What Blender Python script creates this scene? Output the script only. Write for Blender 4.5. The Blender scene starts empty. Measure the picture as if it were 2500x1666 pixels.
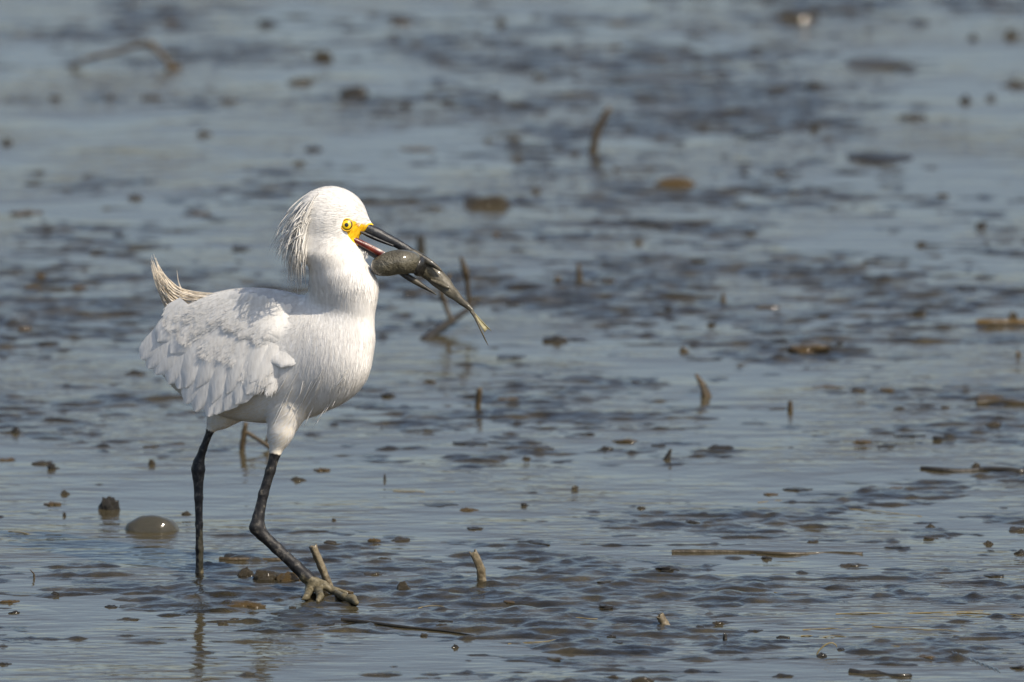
import bpy, math, random
import numpy as np
from mathutils import Vector, noise as mnoise

rng = np.random.default_rng(7)
random.seed(7)
scene = bpy.context.scene
col = scene.collection

# ------------------------------------------------------------------ camera
S = 0.00044            # metres per unit of the working grid (2500 x 1666) at the bird
D = 18.0               # camera to bird
TH = math.radians(10.0)
ZT = 597 * S * math.cos(TH)
RIGHT = np.array([1.0, 0, 0])
UP = np.array([0, math.sin(TH), math.cos(TH)])
FWD = np.array([0, math.cos(TH), -math.sin(TH)])
TGT = np.array([0, 0, ZT])
CAM = TGT - D * FWD

cam_d = bpy.data.cameras.new("camera")
cam = bpy.data.objects.new("camera", cam_d)
col.objects.link(cam)
cam.location = CAM
cam.rotation_euler = (math.radians(90) - TH, 0, 0)
cam_d.sensor_width = 36
cam_d.lens = 36 * D / (2500 * S)
cam_d.clip_end = 3000
cam_d.clip_start = 0.5
cam_d.dof.use_dof = True
cam_d.dof.focus_distance = D - 0.12
cam_d.dof.aperture_fstop = 7.5
scene.camera = cam

# ------------------------------------------------------------------ light
SUN_VEC = Vector((0.46, -0.45, 0.75)).normalized()     # towards the sun
elev = math.asin(SUN_VEC.z)
azim = math.atan2(SUN_VEC.x, SUN_VEC.y)
world = bpy.data.worlds.new("World")
scene.world = world
world.use_nodes = True
wn = world.node_tree
wn.nodes.clear()
sky = wn.nodes.new("ShaderNodeTexSky")
sky.sky_type = 'NISHITA'
sky.sun_disc = False
sky.sun_elevation = elev
sky.sun_rotation = azim
sky.air_density = 1.0
sky.dust_density = 2.4
sky.ozone_density = 1.0
bg = wn.nodes.new("ShaderNodeBackground")
bg.inputs[1].default_value = 0.14
wo = wn.nodes.new("ShaderNodeOutputWorld")
wn.links.new(sky.outputs[0], bg.inputs[0])
wn.links.new(bg.outputs[0], wo.inputs[0])
sun_d = bpy.data.lights.new("sun", 'SUN')
sun_d.energy = 5.0
sun_d.angle = math.radians(0.53)
sun_d.color = (1.0, 0.90, 0.76)
sun = bpy.data.objects.new("sun", sun_d)
col.objects.link(sun)
sun.location = (3, -3, 4)
sun.rotation_euler = SUN_VEC.to_track_quat('Z', 'Y').to_euler()
scene.view_settings.view_transform = 'Standard'
scene.view_settings.look = 'None'
scene.view_settings.exposure = 0.26
scene.view_settings.gamma = 1.0


# ------------------------------------------------------------------ helpers
def B(X, Y, d):
    """point at grid position X, Y and depth d (all in bird units) -> world"""
    X = np.asarray(X, float); Y = np.asarray(Y, float); d = np.asarray(d, float)
    k = 1 + d * S / D
    return (TGT + S * ((X - 1250) * k)[..., None] * RIGHT
            + S * ((833 - Y) * k)[..., None] * UP + S * d[..., None] * FWD)


def G(X, Y, z=0.0):
    """point of the flat (height z) that is seen at grid position X, Y"""
    r = FWD * D + S * (X - 1250) * RIGHT + S * (833 - Y) * UP
    t = (z - CAM[2]) / r[2]
    return CAM + t * r


def scale_at(p):
    """world metres per grid unit at point p"""
    return S * float(np.dot(np.asarray(p) - CAM, FWD)) / D


def mesh_np(name, V, F, smooth=True):
    me = bpy.data.meshes.new(name)
    V = np.asarray(V, np.float32)
    F = np.asarray(F, np.int32)
    n = F.shape[1]
    me.vertices.add(len(V)); me.vertices.foreach_set("co", V.ravel())
    me.loops.add(F.size); me.loops.foreach_set("vertex_index", F.ravel())
    me.polygons.add(len(F))
    me.polygons.foreach_set("loop_start", np.arange(0, F.size, n, dtype=np.int32))
    me.polygons.foreach_set("use_smooth", np.full(len(F), smooth, bool))
    me.update(calc_edges=True)
    me.validate()
    return me


def link(name, me, mat, parent=None, loc=None):
    o = bpy.data.objects.new(name, me)
    col.objects.link(o)
    if mat is not None and len(me.materials) == 0:
        me.materials.append(mat)
    if parent is not None:
        o.parent = parent
    if loc is not None:
        o.location = loc
    return o


def empty(name, loc):
    o = bpy.data.objects.new(name, None)
    o.empty_display_size = 0.02
    o.location = loc
    col.objects.link(o)
    return o


def tag(o, label, cat, group=None):
    o["label"] = label
    o["category"] = cat
    if group:
        o["group"] = group
    return o


def new_mat(name):
    m = bpy.data.materials.new(name)
    m.use_nodes = True
    nt = m.node_tree
    p = nt.nodes["Principled BSDF"]
    return m, nt, p


def nnode(nt, scale, detail=4, rough=0.55, coord="Object", stretch=None):
    tc = nt.nodes.new("ShaderNodeTexCoord")
    n = nt.nodes.new("ShaderNodeTexNoise")
    n.inputs["Scale"].default_value = scale
    n.inputs["Detail"].default_value = detail
    n.inputs["Roughness"].default_value = rough
    if stretch:
        mp = nt.nodes.new("ShaderNodeMapping")
        mp.inputs["Scale"].default_value = stretch
        nt.links.new(tc.outputs[coord], mp.inputs[0])
        nt.links.new(mp.outputs[0], n.inputs["Vector"])
    else:
        nt.links.new(tc.outputs[coord], n.inputs["Vector"])
    return n


def ramp(nt, src, stops):
    r = nt.nodes.new("ShaderNodeValToRGB")
    el = r.color_ramp.elements
    while len(el) < len(stops):
        el.new(0.5)
    for e, (pos, c) in zip(el, stops):
        e.position = pos
        e.color = (c[0], c[1], c[2], 1)
    nt.links.new(src, r.inputs[0])
    return r


def bump(nt, p, src, strength, dist):
    b = nt.nodes.new("ShaderNodeBump")
    b.inputs["Strength"].default_value = strength
    b.inputs["Distance"].default_value = dist
    nt.links.new(src, b.inputs["Height"])
    nt.links.new(b.outputs[0], p.inputs["Normal"])
    return b


# ------------------------------------------------------------------ materials
def mat_noise(name, stops, scale, rough, bscale, bdist, coat=0.0, bstr=1.0, stretch=None, ior=1.4, dark=1.0):
    m, nt, p = new_mat(name)
    stops = [(a_, tuple(v_ * dark for v_ in c_)) for a_, c_ in stops]
    n = nnode(nt, scale, 5, stretch=stretch)
    r = ramp(nt, n.outputs["Fac"], stops)
    nt.links.new(r.outputs[0], p.inputs["Base Color"])
    p.inputs["Roughness"].default_value = rough
    p.inputs["IOR"].default_value = ior
    p.inputs["Coat Weight"].default_value = coat
    p.inputs["Coat Roughness"].default_value = 0.08
    p.inputs["Coat IOR"].default_value = 1.33
    n2 = nnode(nt, bscale, 4, stretch=stretch)
    bump(nt, p, n2.outputs["Fac"], bstr, bdist)
    return m


M = {}
M["clod"] = mat_noise("wet mud clod", [(0.3, (0.035, 0.025, 0.010)), (0.55, (0.085, 0.062, 0.024)), (0.75, (0.13, 0.10, 0.05))], 60, 0.42, 220, 0.0012, coat=0.35, dark=0.4)
M["clod_dark"] = mat_noise("dark wet mud clod", [(0.3, (0.018, 0.016, 0.012)), (0.6, (0.05, 0.042, 0.028)), (0.8, (0.08, 0.066, 0.045))], 60, 0.42, 220, 0.0012, coat=0.35, dark=0.4)
M["clod_ochre"] = mat_noise("ochre wet mud clod", [(0.3, (0.06, 0.036, 0.006)), (0.55, (0.13, 0.078, 0.014)), (0.8, (0.18, 0.12, 0.04))], 60, 0.4, 200, 0.0012, coat=0.4, dark=0.55)
M["mound"] = mat_noise("smooth wet mud", [(0.3, (0.05, 0.044, 0.022)), (0.6, (0.10, 0.088, 0.05)), (0.8, (0.13, 0.115, 0.07))], 45, 0.3, 90, 0.0008, coat=0.7, dark=0.42)
M["twig"] = mat_noise("muddy twig", [(0.3, (0.05, 0.034, 0.012)), (0.6, (0.12, 0.082, 0.035)), (0.8, (0.2, 0.15, 0.08))], 120, 0.5, 300, 0.0012, coat=0.2, dark=0.42)
M["reed"] = mat_noise("pale reed stub", [(0.3, (0.10, 0.075, 0.04)), (0.55, (0.23, 0.185, 0.11)), (0.8, (0.34, 0.29, 0.2))], 130, 0.45, 320, 0.0012, coat=0.4, dark=0.6)
M["straw"] = mat_noise("straw", [(0.3, (0.16, 0.12, 0.04)), (0.7, (0.32, 0.25, 0.10))], 90, 0.6, 200, 0.0003, dark=0.7)
M["fish_mud"] = mat_noise("grey mud on fish", [(0.3, (0.050, 0.044, 0.028)), (0.55, (0.105, 0.093, 0.062)), (0.8, (0.16, 0.145, 0.105))], 70, 0.45, 330, 0.0010, coat=0.45, dark=0.68)
M["fish_head"] = mat_noise("slimy mud on fish head", [(0.3, (0.055, 0.048, 0.030)), (0.55, (0.10, 0.09, 0.058)), (0.8, (0.15, 0.135, 0.09))], 55, 0.4, 300, 0.0030, coat=1.0, dark=0.72)
M["fish_dark"] = mat_noise("shaded gill gap", [(0.3, (0.006, 0.006, 0.006)), (0.7, (0.022, 0.02, 0.016))], 90, 0.3, 300, 0.0008, coat=0.5)

m, nt, p = new_mat("translucent fin")
p.inputs["Base Color"].default_value = (0.28, 0.25, 0.13, 1)
p.inputs["Roughness"].default_value = 0.4
p.inputs["Transmission Weight"].default_value = 0.0
p.inputs["Alpha"].default_value = 0.72
n_ = nnode(nt, 300, 3, stretch=(1, 1, 0.3)); bump(nt, p, n_.outputs["Fac"], 0.6, 0.0004)
M["fin"] = m

m, nt, p = new_mat("bill horn")
n_ = nnode(nt, 160, 5, stretch=(0.5, 1, 1))
r_ = ramp(nt, n_.outputs["Fac"], [(0.35, (0.008, 0.009, 0.011)), (0.6, (0.022, 0.024, 0.028)), (0.72, (0.16, 0.15, 0.13))])
nt.links.new(r_.outputs[0], p.inputs["Base Color"])
p.inputs["Roughness"].default_value = 0.42
p.inputs["Specular IOR Level"].default_value = 0.35
n_ = nnode(nt, 260, 4); bump(nt, p, n_.outputs["Fac"], 1.0, 0.0008)
M["bill"] = m
M["bill_tip"] = mat_noise("muddy bill tip", [(0.35, (0.02, 0.02, 0.016)), (0.55, (0.075, 0.066, 0.044)), (0.8, (0.12, 0.105, 0.07))], 110, 0.45, 300, 0.0008, coat=0.3, dark=0.6)
M["mouth"] = mat_noise("mouth lining", [(0.35, (0.05, 0.004, 0.003)), (0.55, (0.16, 0.014, 0.005)), (0.8, (0.40, 0.08, 0.012))], 60, 0.3, 200, 0.0004, coat=0.5, dark=0.5)
M["gape"] = mat_noise("gape skin", [(0.35, (0.62, 0.30, 0.01)), (0.7, (0.80, 0.48, 0.03))], 120, 0.45, 300, 0.0003)


def flat_mat(name, c, rough, coat=0.0):
    m, nt, p = new_mat(name)
    n = nnode(nt, 400, 2)
    r = ramp(nt, n.outputs["Fac"], [(0.3, [v * 0.85 for v in c]), (0.7, c)])
    nt.links.new(r.outputs[0], p.inputs["Base Color"])
    p.inputs["Roughness"].default_value = rough
    p.inputs["Coat Weight"].default_value = coat
    return m


M["iris"] = flat_mat("yellow iris", (0.80, 0.52, 0.0), 0.25, 1.0)
M["pupil"] = flat_mat("black pupil", (0.004, 0.004, 0.004), 0.1, 1.0)
M["eye_ring"] = flat_mat("dark eye rim", (0.05, 0.03, 0.005), 0.4)
M["eye_lid"] = flat_mat("yellow eyelid", (0.75, 0.42, 0.01), 0.45)


def plumage(name, c0, c1, trans=0.12):
    m, nt, p = new_mat(name)
    n = nnode(nt, 240, 4, stretch=(1, 1, 0.35))
    r = ramp(nt, n.outputs["Fac"], [(0.35, c0), (0.65, c1)])
    nt.links.new(r.outputs[0], p.inputs["Base Color"])
    p.inputs["Roughness"].default_value = 0.75
    p.inputs["Specular IOR Level"].default_value = 0.25
    b = nnode(nt, 420, 3, stretch=(1, 1, 0.25))
    bump(nt, p, b.outputs["Fac"], 0.5, 0.0006)
    if trans:
        out = nt.nodes["Material Output"]
        tr = nt.nodes.new("ShaderNodeBsdfTranslucent")
        nt.links.new(r.outputs[0], tr.inputs[0])
        mx = nt.nodes.new("ShaderNodeMixShader")
        mx.inputs[0].default_value = trans
        nt.links.new(p.outputs[0], mx.inputs[1])
        nt.links.new(tr.outputs[0], mx.inputs[2])
        nt.links.new(mx.outputs[0], out.inputs[0])
    return m


M["feather"] = plumage("white feather", (0.67, 0.65, 0.61), (0.77, 0.755, 0.72))
M["down"] = plumage("white down", (0.69, 0.67, 0.635), (0.78, 0.765, 0.735), 0.2)
M["crest"] = plumage("crest plume", (0.66, 0.64, 0.60), (0.80, 0.78, 0.74), 0.3)
M["aigrette"] = plumage("cream back plume", (0.62, 0.54, 0.42), (0.78, 0.71, 0.60), 0.25)

# body: plumage, bare lore skin and leg skin by masks on the mesh
m, nt, p = new_mat("egret body")
at_l = nt.nodes.new("ShaderNodeAttribute"); at_l.attribute_name = "lore"
at_g = nt.nodes.new("ShaderNodeAttribute"); at_g.attribute_name = "leg"
at_m = nt.nodes.new("ShaderNodeAttribute"); at_m.attribute_name = "mud"
n1 = nnode(nt, 240, 4, stretch=(1, 1, 0.35))
white = ramp(nt, n1.outputs["Fac"], [(0.35, (0.68, 0.66, 0.625)), (0.65, (0.77, 0.755, 0.725))])
n2 = nnode(nt, 260, 4)
yel = ramp(nt, n2.outputs["Fac"], [(0.32, (0.50, 0.24, 0.004)), (0.5, (0.74, 0.42, 0.008)), (0.75, (0.84, 0.56, 0.03))])
n3 = nnode(nt, 150, 6, 0.7)
blk = ramp(nt, n3.outputs["Fac"], [(0.40, (0.007, 0.007, 0.008)), (0.55, (0.02, 0.02, 0.02)), (0.68, (0.11, 0.10, 0.085))])
mudc = ramp(nt, n3.outputs["Fac"], [(0.35, (0.025, 0.022, 0.012)), (0.52, (0.10, 0.085, 0.05)), (0.7, (0.16, 0.14, 0.095))])


def thresh(nt, attr, nz, amp, lo=0.42, hi=0.58):
    a = nt.nodes.new("ShaderNodeMath"); a.operation = 'MULTIPLY_ADD'
    nt.links.new(nz, a.inputs[0]); a.inputs[1].default_value = amp
    s = nt.nodes.new("ShaderNodeMath"); s.operation = 'SUBTRACT'
    nt.links.new(attr, s.inputs[0]); s.inputs[1].default_value = amp * 0.5
    nt.links.new(s.outputs[0], a.inputs[2])
    mr = nt.nodes.new("ShaderNodeMapRange")
    mr.inputs["From Min"].default_value = lo
    mr.inputs["From Max"].default_value = hi
    nt.links.new(a.outputs[0], mr.inputs["Value"])
    return mr.outputs[0]


def mixc(nt, fac, a, b):
    mx = nt.nodes.new("ShaderNodeMix"); mx.data_type = 'RGBA'
    nt.links.new(fac, mx.inputs["Factor"])
    nt.links.new(a, mx.inputs["A"]); nt.links.new(b, mx.inputs["B"])
    return mx.outputs["Result"]


f_l = thresh(nt, at_l.outputs["Fac"], n2.outputs["Fac"], 0.25)
f_g = thresh(nt, at_g.outputs["Fac"], n1.outputs["Fac"], 0.6)
f_m = thresh(nt, at_m.outputs["Fac"], n3.outputs["Fac"], 0.9)
at_s = nt.nodes.new("ShaderNodeAttribute"); at_s.attribute_name = "bounce_stain"
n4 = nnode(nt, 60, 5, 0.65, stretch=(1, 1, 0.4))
cream = ramp(nt, n4.outputs["Fac"], [(0.35, (0.64, 0.57, 0.45)), (0.65, (0.72, 0.67, 0.57))])  # lower plumage: warm bounce off the mud put into the colour, with stain streaks
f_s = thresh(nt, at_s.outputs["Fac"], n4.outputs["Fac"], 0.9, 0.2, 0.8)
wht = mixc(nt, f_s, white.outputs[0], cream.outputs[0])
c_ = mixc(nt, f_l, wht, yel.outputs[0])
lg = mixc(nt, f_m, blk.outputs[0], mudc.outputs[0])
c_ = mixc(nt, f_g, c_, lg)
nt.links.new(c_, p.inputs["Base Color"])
rr = nt.nodes.new("ShaderNodeMapRange")
rr.inputs["To Min"].default_value = 0.75; rr.inputs["To Max"].default_value = 0.5
nt.links.new(f_g, rr.inputs["Value"]); nt.links.new(rr.outputs[0], p.inputs["Roughness"])
p.inputs["Specular IOR Level"].default_value = 0.22
bump(nt, p, n3.outputs["Fac"], 0.5, 0.0008)
M["body"] = m

# water and mud
m, nt, p = new_mat("shallow muddy water")
p.inputs["Base Color"].default_value = (0.045, 0.038, 0.022, 1)
p.inputs["Roughness"].default_value = 0.03
p.inputs["IOR"].default_value = 1.33
na = nnode(nt, 24, 3, 0.5, stretch=(0.32, 1, 1))
nb = nnode(nt, 85, 2, 0.5, stretch=(0.35, 1, 1))
nc = nnode(nt, 3.0, 2, 0.5)
ms = nt.nodes.new("ShaderNodeMapRange")
ms.inputs["From Min"].default_value = 0.40; ms.inputs["From Max"].default_value = 0.62
ms.inputs["To Min"].default_value = 0.25; ms.inputs["To Max"].default_value = 1.0
nt.links.new(nc.outputs["Fac"], ms.inputs["Value"])
mb = nt.nodes.new("ShaderNodeMath"); mb.operation = 'MULTIPLY_ADD'
nt.links.new(nb.outputs["Fac"], mb.inputs[0]); mb.inputs[1].default_value = 0.22
nt.links.new(na.outputs["Fac"], mb.inputs[2])
mm = nt.nodes.new("ShaderNodeMath"); mm.operation = 'MULTIPLY'
nt.links.new(mb.outputs[0], mm.inputs[0]); nt.links.new(ms.outputs[0], mm.inputs[1])
bump(nt, p, mm.outputs[0], 1.0, 0.006)
M["water"] = m

m, nt, p = new_mat("wet mud flat")
n1 = nnode(nt, 18, 6, 0.6)
r1 = ramp(nt, n1.outputs["Fac"], [(0.3, (0.008, 0.007, 0.005)), (0.5, (0.020, 0.017, 0.010)), (0.7, (0.045, 0.036, 0.018))])
nt.links.new(r1.outputs[0], p.inputs["Base Color"])
p.inputs["Roughness"].default_value = 0.14
p.inputs["IOR"].default_value = 1.36
n2 = nnode(nt, 130, 3, 0.55)
bump(nt, p, n2.outputs["Fac"], 1.0, 0.0011)
M["mud"] = m


# ------------------------------------------------------------------ mud flat and water
def perlin(x, y, scale, seed):
    r = np.random.default_rng(seed)
    g = r.uniform(0, 2 * np.pi, (256, 256))
    gx, gy = np.cos(g), np.sin(g)
    u = x / scale + 57.3; v = y / scale + 91.7
    i = np.floor(u).astype(int); j = np.floor(v).astype(int)
    fu = u - i; fv = v - j
    su = fu * fu * fu * (fu * (fu * 6 - 15) + 10); sv = fv * fv * fv * (fv * (fv * 6 - 15) + 10)

    def dot(a, b):
        ii = (i + a) & 255; jj = (j + b) & 255
        return gx[ii, jj] * (fu - a) + gy[ii, jj] * (fv - b)
    a = dot(0, 0) * (1 - su) + dot(1, 0) * su
    b = dot(0, 1) * (1 - su) + dot(1, 1) * su
    return (a * (1 - sv) + b * sv) * 1.5


def graded(lo, hi, step, far):
    core = np.arange(lo, hi + step / 2, step)
    out = []; s = step; q = 0.0
    while q < far:
        s *= 1.22; q += s
        out.append(q)
    out = np.array(out)
    return np.concatenate([lo - out[::-1], core, hi + out])


def mud_height(x, y):
    h = -0.0017 + 0.0050 * perlin(x * 0.8, y, 0.62, 1) + 0.0034 * perlin(x * 0.7, y, 0.19, 2)
    isl = perlin(x * 0.42, y, 0.055, 3) + 0.8 * perlin(x * 0.42, y, 0.025, 4)
    h += 0.0017 * np.tanh(3.0 * isl) + 0.0018 * perlin(x * 0.42, y, 0.024, 14) + 0.0017 * perlin(x * 0.5, y, 0.0130, 5)
    h += 0.007 * np.maximum(0, perlin(x * 0.6, y, 0.03, 8) - 0.48) + 0.008 * np.maximum(0, perlin(x * 0.7, y, 0.018, 9) - 0.52)
    h -= 0.0011 * np.clip((-0.1 - y) / 0.5, 0, 1)          # the near side lies a little deeper under water
    return h


gx = graded(-0.80, 0.80, 0.0032, 320)
gy = graded(-1.3, 4.8, 0.0050, 700)
XX, YY = np.meshgrid(gx, gy, indexing='ij')
ZZ = mud_height(XX, YY)
nx, ny = XX.shape
idx = np.arange(nx * ny).reshape(nx, ny)
Fq = np.stack([idx[:-1, :-1], idx[1:, :-1], idx[1:, 1:], idx[:-1, 1:]], -1).reshape(-1, 4)
ground = link("mud_flat", mesh_np("mud_flat", np.stack([XX, YY, ZZ], -1).reshape(-1, 3), Fq), M["mud"])
ground["kind"] = "structure"

wx = graded(-0.9, 0.9, 0.05, 320); wy = graded(-1.4, 5.0, 0.05, 700)
WX, WY = np.meshgrid(wx, wy, indexing='ij')
nx, ny = WX.shape
idx = np.arange(nx * ny).reshape(nx, ny)
Fq = np.stack([idx[:-1, :-1], idx[1:, :-1], idx[1:, 1:], idx[:-1, 1:]], -1).reshape(-1, 4)
water = link("water", mesh_np("water", np.stack([WX, WY, WX * 0], -1).reshape(-1, 3), Fq), M["water"])
water["kind"] = "structure"

# ------------------------------------------------------------------ egret body as one blended surface
VOX = 4.0
LO = np.array([300.0, 420.0, -300.0]); HI = np.array([980.0, 1530.0, 240.0])
dims = np.ceil((HI - LO) / VOX).astype(int) + 1
ax = [LO[k] + VOX * np.arange(dims[k]) for k in range(3)]
FLD = np.full(dims, 60.0, np.float32)


def blend(fn, lo, hi, k):
    pad = 2 * k + 16
    sl = []
    for q in range(3):
        a = int(max(0, math.floor((lo[q] - pad - LO[q]) / VOX)))
        b = int(min(dims[q], math.ceil((hi[q] + pad - LO[q]) / VOX) + 1))
        sl.append(slice(a, b))
    sl = tuple(sl)
    x = ax[0][sl[0]][:, None, None].astype(np.float32)
    y = ax[1][sl[1]][None, :, None].astype(np.float32)
    z = ax[2][sl[2]][None, None, :].astype(np.float32)
    d = fn(x, y, z).astype(np.float32)
    f = FLD[sl]
    h = np.clip(0.5 + 0.5 * (f - d) / k, 0, 1)
    FLD[sl] = f * (1 - h) + d * h - k * h * (1 - h)


def cone(a, b, ra, rb, k=12.0, ds=1.0):
    a = np.array(a, float); b = np.array(b, float)
    ab = (b - a) * np.array([1, 1, 1 / ds]); L2 = (ab ** 2).sum()

    def fn(x, y, z):
        px, py, pz = x - a[0], y - a[1], (z - a[2]) / ds
        t = np.clip((px * ab[0] + py * ab[1] + pz * ab[2]) / L2, 0, 1)
        return (np.sqrt((px - t * ab[0]) ** 2 + (py - t * ab[1]) ** 2 + (pz - t * ab[2]) ** 2) - (ra + (rb - ra) * t)) * min(1, ds)
    r = max(ra, rb)
    blend(fn, np.minimum(a, b) - r, np.maximum(a, b) + r, k)


def ellip(c, axis, r, k=25.0):
    c = np.array(c, float); u = np.array(axis, float); u /= np.linalg.norm(u)
    w = np.array([0, 0, 1.0]); v = np.cross(w, u); v /= np.linalg.norm(v); w = np.cross(u, v)

    def fn(x, y, z):
        px, py, pz = x - c[0], y - c[1], z - c[2]
        q = [(px * e[0] + py * e[1] + pz * e[2]) for e in (u, v, w)]
        k0 = np.sqrt(sum((q[i] / r[i]) ** 2 for i in range(3)))
        k1 = np.sqrt(sum((q[i] / r[i] ** 2) ** 2 for i in range(3)))
        return k0 * (k0 - 1) / (k1 + 1e-9)
    m_ = max(r)
    blend(fn, c - m_, c + m_, k)


def chain(pts, k=10.0, ds=1.0):
    for (x0, y0, z0, r0), (x1, y1, z1, r1) in zip(pts[:-1], pts[1:]):
        cone((x0, y0, z0), (x1, y1, z1), r0, r1, k, ds)


ellip((636, 868, 0), (250, 22, -62), (258, 164, 108), 5)          # trunk
ellip((795, 852, -42), (40, 100, -12), (128, 112, 92), 30)          # breast
ellip((478, 836, 42), (200, -40, -50), (112, 66, 58), 30)           # rump and tail root
cone((838, 812, -46), (838, 706, -52), 76, 78, 25, 0.86)            # neck
cone((838, 706, -52), (814, 628, -52), 78, 58, 25, 0.86)
cone((814, 628, -52), (812, 560, -52), 58, 56, 20, 0.86)
ellip((818, 524, -52), (95, 40, 0), (80, 66, 52), 18)               # skull
cone((850, 528, -52), (903, 555, -52), 42, 11, 10, 0.72)            # forehead to bill root
cone((815, 590, -52), (897, 617, -52), 36, 6, 12, 0.7)              # chin
cone((770, 520, -52), (752, 600, -52), 36, 30, 25, 0.8)             # nape feathers
# far leg
chain([(600, 960, 62, 70), (545, 1008, 80, 34), (514, 1050, 96, 10)], 22)
chain([(514, 1050, 96, 9), (496, 1096, 110, 9), (485, 1130, 122, 13), (484, 1146, 127, 16.5), (484, 1164, 130, 13.5),
       (485, 1215, 136, 10.5), (486, 1280, 146, 9), (487, 1340, 155, 9.5), (487, 1400, 163, 9.5), (488, 1428, 168, 8)], 6)
# near leg
chain([(704, 985, -40, 44), (698, 1020, -56, 33), (684, 1060, -68, 25), (672, 1108, -74, 13)], 26)
chain([(672, 1108, -74, 12.5), (660, 1150, -78, 12), (643, 1207, -83, 12), (631, 1262, -88, 14), (628, 1288, -90, 19),
       (640, 1305, -92, 15), (675, 1338, -98, 14), (723, 1383, -108, 14.5), (748, 1408, -114, 16), (764, 1422, -118, 15)], 6)
# toes of the near foot
def gd(Y, h=0.0):
    """depth at which the flat, raised by h units, shows at row Y"""
    return (597 * math.cos(TH) + (833 - Y) * math.cos(TH) - h) / math.sin(TH)


chain([(762, 1424, -118, 14), (776, 1436, -124, 11), (782, 1456, gd(1462, 5), 9), (776, 1468, gd(1470, 2), 6)], 5)
chain([(764, 1420, -116, 13), (756, 1440, -118, 11), (748, 1458, gd(1464, 3), 8), (738, 1464, gd(1466, 2), 4)], 5)
chain([(766, 1420, -118, 13), (790, 1428, -126, 10), (815, 1446, -128, 8.5), (840, 1458, gd(1462, 6), 9), (860, 1463, gd(1465, 6), 11), (870, 1472, gd(1476, 1), 7)], 5)
chain([(768, 1424, -112, 11), (796, 1432, -108, 8), (822, 1442, gd(1446, 3), 7), (845, 1447, gd(1449, 2), 5)], 5)


def surface_nets(F, lo, vox):
    neg = F < 0
    c = np.zeros(np.array(F.shape) - 1, np.int8)
    for a in (0, 1):
        for b in (0, 1):
            for d in (0, 1):
                c += neg[a:F.shape[0] - 1 + a, b:F.shape[1] - 1 + b, d:F.shape[2] - 1 + d]
    act = (c > 0) & (c < 8)
    ijk = np.argwhere(act)
    vid = np.full(act.shape, -1, np.int64); vid[act] = np.arange(len(ijk))
    acc = np.zeros((len(ijk), 3)); cnt = np.zeros(len(ijk))
    corners = [(a, b, d) for a in (0, 1) for b in (0, 1) for d in (0, 1)]
    val = {cr: F[ijk[:, 0] + cr[0], ijk[:, 1] + cr[1], ijk[:, 2] + cr[2]] for cr in corners}
    for cr in corners:
        for q in range(3):
            if cr[q] == 0:
                c2 = list(cr); c2[q] = 1; c2 = tuple(c2)
                f0, f1 = val[cr], val[c2]
                s = (f0 < 0) != (f1 < 0)
                t = np.where(s, f0 / np.where(f0 == f1, 1, f0 - f1), 0)
                pnt = np.tile(np.array(cr, float), (len(ijk), 1)); pnt[:, q] += t
                acc[s] += pnt[s]; cnt[s] += 1
    V = lo + vox * (ijk + acc / cnt[:, None])
    quads = []
    for q in range(3):
        o1, o2 = [(1, 2), (2, 0), (0, 1)][q]
        sl0 = [slice(None)] * 3; sl1 = [slice(None)] * 3
        sl0[q] = slice(0, -1); sl1[q] = slice(1, None)
        e = neg[tuple(sl0)] != neg[tuple(sl1)]
        pts = np.argwhere(e)
        ok = (pts[:, o1] > 0) & (pts[:, o2] > 0) & (pts[:, o1] < F.shape[o1] - 1) & (pts[:, o2] < F.shape[o2] - 1)
        pts = pts[ok]

        def cell(d1, d2):
            g = pts.copy(); g[:, o1] -= d1; g[:, o2] -= d2
            return vid[g[:, 0], g[:, 1], g[:, 2]]
        qd = np.stack([cell(1, 1), cell(0, 1), cell(0, 0), cell(1, 0)], -1)
        flip = ~neg[pts[:, 0], pts[:, 1], pts[:, 2]]
        qd[flip] = qd[flip][:, ::-1]
        quads.append(qd)
    return V, np.concatenate(quads)


BV, BF = surface_nets(FLD, LO, VOX)
# heights of the near side, for laying feathers
H = np.full(dims[:2], np.nan)
negs = FLD < 0
first = negs.argmax(2); has = negs.any(2)
ii, jj = np.nonzero(has)
kk = np.maximum(first[ii, jj], 1)
f0 = FLD[ii, jj, kk - 1]; f1 = FLD[ii, jj, kk]
H[ii, jj] = LO[2] + VOX * (kk - 1 + f0 / (f0 - f1))
last = dims[2] - 1 - negs[:, :, ::-1].argmax(2)
HF = np.full(dims[:2], np.nan); HF[ii, jj] = LO[2] + VOX * last[ii, jj]


def near_d(X, Y, arr=None):
    arr = H if arr is None else arr
    i = np.clip(((np.asarray(X) - LO[0]) / VOX).round().astype(int), 0, dims[0] - 1)
    j = np.clip(((np.asarray(Y) - LO[1]) / VOX).round().astype(int), 0, dims[1] - 1)
    return arr[i, j]


base = G(690, 1430)
BASE = np.array([base[0], base[1], 0.0])
egret = empty("egret", BASE)
tag(egret, "white egret wading with a muddy fish clamped in its black bill", "egret")


def turn(X, Y, d, head=False):
    # the bird walks partly towards the camera: breast nearer than tail, feet where they stand, head in profile
    q = np.clip((765 - Y) / 150, 0, 1); q = q * q * (3 - 2 * q)
    if head:
        q = np.ones_like(q)
    else:
        q = q * np.clip((X - 560) / 160, 0, 1)
    xe = X * (1 - q) + 825 * q
    return d - 0.54 * (xe - 620) * np.clip((1300 - Y) / 300, 0, 1) - 40 * q


def LH(X, Y, d):
    X = np.asarray(X, float); Y = np.asarray(Y, float); d = np.asarray(d, float)
    return B(X, Y, turn(X, Y, d, True)) - BASE


def L(X, Y, d):
    X = np.asarray(X, float); Y = np.asarray(Y, float); d = np.asarray(d, float)
    return B(X, Y, turn(X, Y, d)) - BASE


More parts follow.
